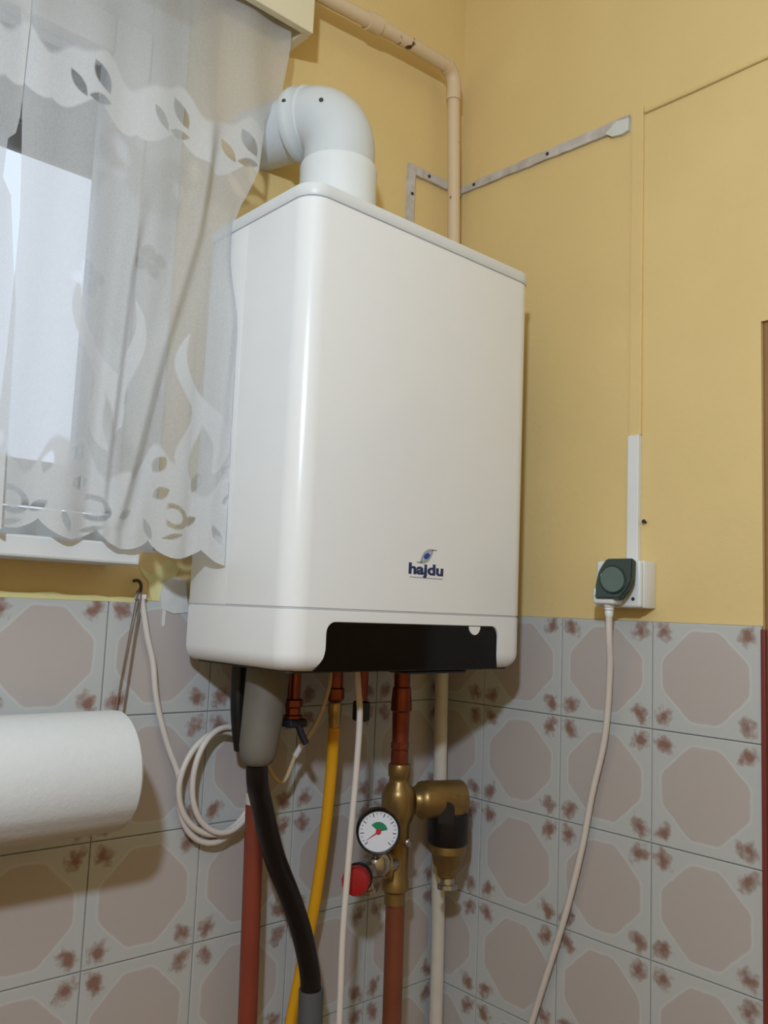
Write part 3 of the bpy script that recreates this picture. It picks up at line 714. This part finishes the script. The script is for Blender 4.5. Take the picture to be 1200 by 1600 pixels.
obj('screw', lathe((-0.0398, SY0 + 0.011, SZ0 + 0.012), (-1, 0, 0), [(0.0028, 0), (0.0022, 0.0012)], 10), M['dark_steel'], sk)
plug = thing('plug_cord', 'white plug and cord hanging from the green-covered socket down the right wall', 'power cord', (-0.045, -0.358, 0.15))
obj('plug', box((-0.064, -0.372, 0.1640), (-0.0402, -0.338, 0.186), 0.004, 3), M['white_plastic'], plug, 40)
PX = -0.052
obj('strain_relief', lathe((PX, -0.3572, 0.1645), (0.02, 0.0, -1), [(0.0075, 0), (0.0072, 0.004), (0.0058, 0.005), (0.0068, 0.007), (0.0054, 0.009), (0.0062, 0.011), (0.0048, 0.017)], 16), M['white_plastic'], plug, 50)
obj('cord', tube(spline([(PX, -0.3572, 0.150), (-0.047, -0.3545, 0.118), (-0.034, -0.3475, 0.0721), (-0.022, -0.333, -0.0165), (-0.020, -0.3122, -0.0975), (-0.020, -0.2955, -0.1784), (-0.020, -0.2674, -0.2802), (-0.020, -0.2152, -0.4348), (-0.022, -0.16, -0.62), (-0.02, -0.12, -1.0), (-0.02, -0.12, FZ)], 10), 0.0046, 10), M['cable_white'], plug, 60)

# ------------------------------------------------------------------ pipes under the boiler
BZ0 = Z0 - 0.0005
# grey siphon and black condensate hose
sip = thing('condensate_siphon', 'fat grey round-ended condensate siphon hanging below the boiler', 'siphon', (-0.444, -0.12, -0.055))
ax_ = V((0.0, 0.0, -1.0))
obj('siphon_body', tube([(-0.4400, -0.12, BZ0), (-0.4430, -0.12, 0.03), (-0.4475, -0.12, -0.015), (-0.4490, -0.12, -0.030), (-0.4495, -0.12, -0.040), (-0.4500, -0.12, -0.047), (-0.4500, -0.12, -0.0515), (-0.4500, -0.12, -0.053)],
                        [0.0275, 0.0265, 0.0245, 0.0240, 0.0225, 0.0195, 0.0155, 0.011], 28), M['siphon'], sip, 50)
bh = thing('condensate_hose', 'black condensate hose curving down right from the grey siphon into a grey sleeve', 'hose', (-0.36, -0.085, -0.3))
hz = [(-0.4500, -0.12, -0.050), (-0.4440, -0.115, -0.075), (-0.427, -0.102, -0.105), (-0.3980, -0.092, -0.171), (-0.3610, -0.084, -0.235), (-0.3370, -0.08, -0.283), (-0.3205, -0.08, -0.335), (-0.3165, -0.08, -0.366)]
obj('hose', tube(spline(hz, 8), 0.0138, 18), M['black_hose'], bh, 60)
obj('grey_sleeve', tube([(-0.3160, -0.08, -0.360), (-0.3150, -0.08, -0.40), (-0.3145, -0.08, -0.6), (-0.314, -0.08, FZ)], 0.0165, 20), M['grey_sleeve'], bh, 60)
tag(obj('black_tube', tube(spline([(-0.4370, -0.050, BZ0), (-0.4370, -0.050, 0.02), (-0.4330, -0.050, -0.015), (-0.4270, -0.050, -0.045)], 8), 0.0105, 14), M['black_hose'], None, 60), 'short black tube behind the grey siphon', 'hose')
# red brown painted pipe
rp_ = thing('red_brown_pipe', 'red-brown painted pipe standing upright left of the black hose', 'pipe', (-0.405, -0.06, FZ))
obj('pipe', tube([(-0.4085, -0.06, -0.112), (-0.4010, -0.06, -0.40), (-0.4010, -0.06, FZ)], 0.0124, 18), M['red_pipe'], rp_, 60)
obj('grey_upper_end', tube([(-0.4100, -0.06, BZ0), (-0.4087, -0.06, -0.105)], 0.0112, 18), M['siphon'], rp_, 60)
obj('pipe_sleeve', tube([(-0.4087, -0.06, -0.100), (-0.4084, -0.06, -0.114)], 0.0132, 18), M['cream_pipe'], rp_, 60)
# filling valve with black lever
fv = thing('filling_valve', 'small copper stop valve with blue-black lever handle below the boiler', 'valve', (-0.384, -0.10, 0.0))
obj('copper_stub', tube([(-0.3845, -0.10, BZ0), (-0.3842, -0.10, 0.02)], 0.0085, 14), M['copper'], fv, 60)
obj('valve_body', lathe((-0.3842, -0.10, 0.024), (0, 0, -1), [(0.010, 0), (0.0125, 0.002), (0.0125, 0.010), (0.010, 0.012), (0.010, 0.020), (0.013, 0.022), (0.013, 0.030), (0.008, 0.033)], 6), M['copper'], fv)
obj('lever', box((-0.400, -0.116, -0.012), (-0.371, -0.094, -0.001), 0.003), M['blue_black'], fv)
obj('lever_tip', tube([(-0.384, -0.112, -0.008), (-0.379, -0.115, -0.022), (-0.374, -0.118, -0.032)], 0.0045, 10), M['blue_black'], fv, 60)
# yellow gas hose
gh = thing('yellow_gas_hose', 'bright yellow gas hose hanging from a copper connector under the boiler', 'hose', (-0.29, -0.07, -0.2))
obj('copper_connector', lathe((-0.2915, -0.07, BZ0), (0.02, 0, -1), [(0.015, 0), (0.015, 0.012), (0.0105, 0.014), (0.0105, 0.036), (0.013, 0.038), (0.013, 0.052), (0.009, 0.056)], 12), M['copper'], gh, 30)
obj('brass_tip', lathe((-0.2902, -0.07, 0.012), (0.02, 0, -1), [(0.0085, 0), (0.0095, 0.004), (0.0095, 0.014), (0.0085, 0.018), (0.0080, 0.034)], 16), M['brass_bright'], gh, 40)
obj('hose', tube(spline([(-0.2895, -0.07, -0.022), (-0.2885, -0.068, -0.05), (-0.2870, -0.065, -0.080), (-0.2890, -0.06, -0.1662), (-0.2970, -0.053, -0.2697), (-0.3210, -0.045, -0.4171), (-0.345, -0.045, -0.6), (-0.36, -0.045, -1.0), (-0.36, -0.045, FZ)], 10), 0.0082, 14), M['yellow_hose'], gh, 60)
# white cable in front of everything
tag(obj('white_cable', tube(spline([(-0.3290, -0.160, BZ0 - 0.001), (-0.3278, -0.163, 0.04), (-0.325, -0.165, 0.0051), (-0.3267, -0.165, -0.0594), (-0.3310, -0.165, -0.1306), (-0.3355, -0.166, -0.2004), (-0.3374, -0.165, -0.2694), (-0.3366, -0.165, -0.368), (-0.335, -0.16, -0.6), (-0.33, -0.12, -1.0), (-0.33, -0.10, FZ)], 10), 0.0042, 10), M['cable_white'], None, 60), 'white cable hanging from the boiler in front of the red knob', 'cable')
# capped copper stub
cs = thing('capped_copper_pipe', 'short copper pipe end with a black cap under the boiler display', 'pipe', (-0.25, -0.08, -0.01))
obj('copper_stub', tube([(-0.2484, -0.08, BZ0), (-0.2496, -0.08, 0.012)], 0.0078, 14), M['copper'], cs, 60)
obj('black_cap', lathe((-0.2498, -0.08, 0.014), (0, 0, -1), [(0.009, 0), (0.0122, 0.002), (0.0122, 0.026), (0.010, 0.028)], 16), M['black_plastic'], cs, 40)
# main copper pipe with tee and safety group
mp = thing('main_copper_pipe', 'copper water pipe with brass safety valve group, running from boiler to floor', 'pipe', (-0.18, -0.09, FZ))
MX, MY = -0.1815, -0.09
obj('upper_pipe', lathe((MX, MY, BZ0), (0.012, 0, -1), [(0.0165, 0), (0.0165, 0.006), (0.0118, 0.008), (0.0118, 0.036), (0.0135, 0.038), (0.0150, 0.056), (0.0158, 0.070), (0.0130, 0.073), (0.0122, 0.112), (0.0122, 0.120)], 20), M['copper'], mp, 35)
obj('union_nut', lathe((MX + 0.0012, MY, -0.046), (0, 0, -1), [(0.0120, 0), (0.0132, 0.002), (0.0132, 0.010), (0.0118, 0.012), (0.0128, 0.014), (0.0128, 0.035)], 8), M['copper'], mp)
obj('tee_body', lathe((MX + 0.002, MY, -0.078), (0, 0, -1), [(0.0155, 0), (0.0165, 0.002), (0.0165, 0.016), (0.0145, 0.020), (0.0150, 0.026), (0.0225, 0.036), (0.0245, 0.044), (0.0245, 0.068), (0.0215, 0.078), (0.0175, 0.086), (0.0175, 0.160), (0.0195, 0.164), (0.0195, 0.176), (0.0150, 0.180), (0.0150, 0.196)], 24), M['brass'], mp, 35)
obj('lower_pipe', tube([(MX + 0.004, MY, -0.268), (MX + 0.006, MY, -0.45), (MX + 0.006, MY, FZ)], 0.0138, 18), M['copper_paint'], mp, 60)
obj('bleed_screw', lathe((MX + 0.006, MY - 0.016, -0.186), (-0.2, -1, 0), [(0.006, 0), (0.006, 0.006), (0.004, 0.008)], 8), M['chrome'], mp, 40)
# pressure gauge
gd = V((-0.60, -0.80, 0.02)).normalized(); gc = V((-0.2600, -0.138, -0.1525))
gau = obj('pressure_gauge', lathe(gc - gd * 0.016, gd, [(0.024, 0), (0.0295, 0.004), (0.0295, 0.018), (0.0300, 0.0195), (0.0285, 0.0215), (0.0268, 0.0205), (0.0265, 0.017)], 40), M['black_plastic'], mp, 35)
gau['label'] = 'black-rimmed round pressure gauge with white dial'
gu = V((0, 0, 1)); gr = gu.cross(gd).normalized(); gu = gd.cross(gr).normalized()
def gp_(a, r, h): return gc + gd * h + (gr * math.cos(a) + gu * math.sin(a)) * r
obj('dial', prism([gp_(2 * PI * k / 40, 0.0266, 0.0005) for k in range(40)], gd * 0.0015), M['dial'], gau)
sec = [gp_(math.radians(a), 0.0125, 0.002) for a in range(10, 141, 10)] + [gp_(math.radians(a), 0.003, 0.002) for a in range(140, 9, -26)]
obj('green_sector', prism(sec, gd * 0.0004), M['dial_green'], gau)
obj('needle', prism([gp_(math.radians(215), 0.021, 0.0032), gp_(math.radians(125), 0.0009, 0.0032), gp_(math.radians(35), 0.006, 0.0032), gp_(math.radians(305), 0.0009, 0.0032)], gd * 0.0005), M['dial_red'], gau)
obj('needle_hub', lathe(gc + gd * 0.0025, gd, [(0.0036, 0), (0.0036, 0.0016), (0.003, 0.002)], 14), M['dial_red'], gau)
bm = bm_new()
for k in range(22):
    a = math.radians(-45 + k * 270 / 21); wv = math.radians(0.9 if k % 3 else 1.6); r0 = 0.0215 if k % 3 else 0.0195
    add_prism(bm, [gp_(a - wv, r0, 0.002), gp_(a + wv, r0, 0.002), gp_(a + wv, 0.0243, 0.002), gp_(a - wv, 0.0243, 0.002)], gd * 0.0002)
tk = obj('dial_ticks', bm, M['ink'], gau); tk['kind'] = 'stuff'
obj('gauge_stem', tube(spline([gc + V((0.012, 0.014, -0.026)), gc + V((0.018, 0.02, -0.036)), V((-0.232, -0.108, -0.205))], 6), 0.0068, 12), M['chrome'], mp, 50)
# relief valve with red knob
kd = V((-0.80, -0.60, 0.0)).normalized(); kc = V((-0.2990, -0.142, -0.2090))
obj('relief_valve_body', tube(spline([kc - kd * 0.014, kc - kd * 0.045, V((-0.225, -0.102, -0.214)), V((MX + 0.004, MY, -0.214))], 6), 0.0135, 16), M['chrome'], mp, 50)
obj('valve_hex', lathe(V((-0.232, -0.108, -0.205)), (-0.3, -0.95, 0.1), [(0.012, -0.014), (0.0165, -0.012), (0.0165, 0.012), (0.0135, 0.016), (0.009, 0.018)], 8), M['chrome'], mp, 30)
obj('hex_ring', lathe(V((-0.2085, -0.104, -0.213)), (0.8, -0.55, 0), [(0.0165, -0.005), (0.0180, -0.003), (0.0180, 0.003), (0.0165, 0.005)], 20), M['brass_bright'], mp, 40)
obj('red_knob', lathe(kc - kd * 0.010, kd, [(0.0165, 0), (0.0182, 0.002), (0.0186, 0.016), (0.0170, 0.0195), (0.010, 0.0205)], 12), M['red_knob'], mp, 25)
obj('knob_collar', lathe(kc - kd * 0.018, kd, [(0.0170, 0), (0.0192, 0.002), (0.0192, 0.0075)], 20), M['black_plastic'], mp, 40)
obj('outlet_spout', lathe(V((-0.262, -0.120, -0.214)), (0.2, -0.1, -1), [(0.008, 0), (0.008, 0.018), (0.0095, 0.019), (0.0095, 0.024), (0.007, 0.024)], 14), M['chrome'], mp, 40)
# filter: brass branch with black collar and drain funnel
ft = thing('brass_filter', 'brass branch fitting with black collar and drain funnel beside the pressure gauge', 'valve', (-0.105, -0.12, -0.26))
fcx, fcy = -0.1040, -0.120
bd = (V((fcx, fcy, -0.131)) - V((MX + 0.002, MY, -0.131))).normalized()
obj('branch', lathe(V((MX + 0.002, MY, -0.131)) + bd * 0.0215, bd, [(0.0185, 0), (0.0195, 0.004), (0.0225, 0.009), (0.0265, 0.013), (0.0275, 0.018), (0.0275, 0.078), (0.0260, 0.081)], 28), M['brass'], ft, 40)
obj('filter_head', lathe((fcx, fcy, -0.118), (0, 0, -1), [(0.021, 0), (0.0265, 0.0025), (0.0270, 0.006), (0.0270, 0.032), (0.026, 0.036)], 28), M['brass'], ft, 40)
obj('black_collar', lathe((fcx, fcy, -0.148), (0, 0, -1), [(0.0280, 0), (0.0303, 0.002), (0.0303, 0.042), (0.0275, 0.047)], 28), M['black_plastic'], ft, 40)
pdv = V((-0.80, -0.60, 0)).normalized(); pr_ = V((0, 0, 1)).cross(pdv)
base = V((fcx, fcy, -0.152)) + pdv * 0.0255
obj('black_tongue', prism([base + pr_ * (-0.0115) + V((0, 0, -0.008))] + [base + pr_ * (0.0115 * -math.cos(a)) + V((0, 0, 0.012 + 0.0115 * math.sin(a))) for a in [k / 8 * PI for k in range(9)]] + [base + pr_ * 0.0115 + V((0, 0, -0.008))], pdv * 0.0065), M['black_plastic'], ft)
obj('drain_funnel', lathe((fcx, fcy, -0.194), (0, 0, -1), [(0.0265, 0), (0.0272, 0.004), (0.0272, 0.012), (0.0235, 0.016), (0.0205, 0.030), (0.0155, 0.036), (0.0145, 0.046), (0.011, 0.050)], 24), M['brass'], ft, 35)
obj('drain_nozzle', lathe((fcx - 0.001, fcy - 0.002, -0.240), (-0.05, -0.12, -1), [(0.0100, 0), (0.0105, 0.010), (0.0150, 0.012), (0.0150, 0.018), (0.0122, 0.018), (0.0122, 0.010), (0.004, 0.008)], 20), M['chrome'], ft, 40)

# ------------------------------------------------------------------ coiled white cable
cc = V((-0.4430, -0.030, -0.0965))
pts = [(-0.566, -0.012, 0.150), (-0.5635, -0.012, 0.140), (-0.5540, -0.012, 0.100), (-0.5430, -0.012, 0.065), (-0.5370, -0.012, 0.03), (-0.5300, -0.014, 0.0), (-0.5170, -0.018, -0.040), (-0.5035, -0.022, -0.072)]
loops = [(0.056, 0.074, 0.0, 0.0, 0.0), (0.058, 0.065, -0.003, -0.008, 0.0), (0.051, 0.068, 0.003, 0.002, 0.0)]
a0 = PI * 0.98
tot = 2.75
nst = 60
for k in range(nst + 1):
    t = k / nst * tot; a = a0 + 2 * PI * t            # counter clockwise: down the left side first
    i = min(int(t), 2); j = min(i + 1, 2); f_ = t - int(t)
    rx = loops[i][0] * (1 - f_) + loops[j][0] * f_; rz = loops[i][1] * (1 - f_) + loops[j][1] * f_
    ox = (0.0, -0.003, 0.006)[i] * (1 - f_) + (0.0, -0.003, 0.006)[j] * f_
    oz = (0.0, 0.006, 0.012)[i] * (1 - f_) + (0.0, 0.006, 0.012)[j] * f_
    yy = -0.0205 - 0.0062 * t - 0.0015 * math.sin(3 * a)
    pts.append((cc.x + 0.001 + ox + rx * math.cos(a), yy, cc.z + oz + rz * math.sin(a)))
coil = thing('coiled_cable', 'white cable hung from the wall and coiled in loops behind the siphon', 'cable', (-0.443, -0.03, -0.17))
obj('cable', tube(spline(pts, 4), 0.0041, 8), M['cable_white'], coil, 60)
e0 = V(pts[-1])
obj('cable_end', tube(spline([e0, e0 + V((0.012, -0.002, 0.012)), (-0.3660, -0.050, -0.0919), (-0.349, -0.066, -0.0529), (-0.3290, -0.082, -0.0089), (-0.3250, -0.098, 0.0359), (-0.325, -0.10, BZ0)], 8), 0.0030, 8), M['cable_cream'], coil, 60)
obj('sheath_sleeve', tube([(-0.3510, -0.0645, -0.058), (-0.3435, -0.0702, -0.0405)], 0.0042, 8), M['cable_white'], coil, 60)
obj('cable_clip', box((-0.570, -0.016, 0.145), (-0.560, 0.0, 0.151), 0.001), M['white_plastic'], coil)
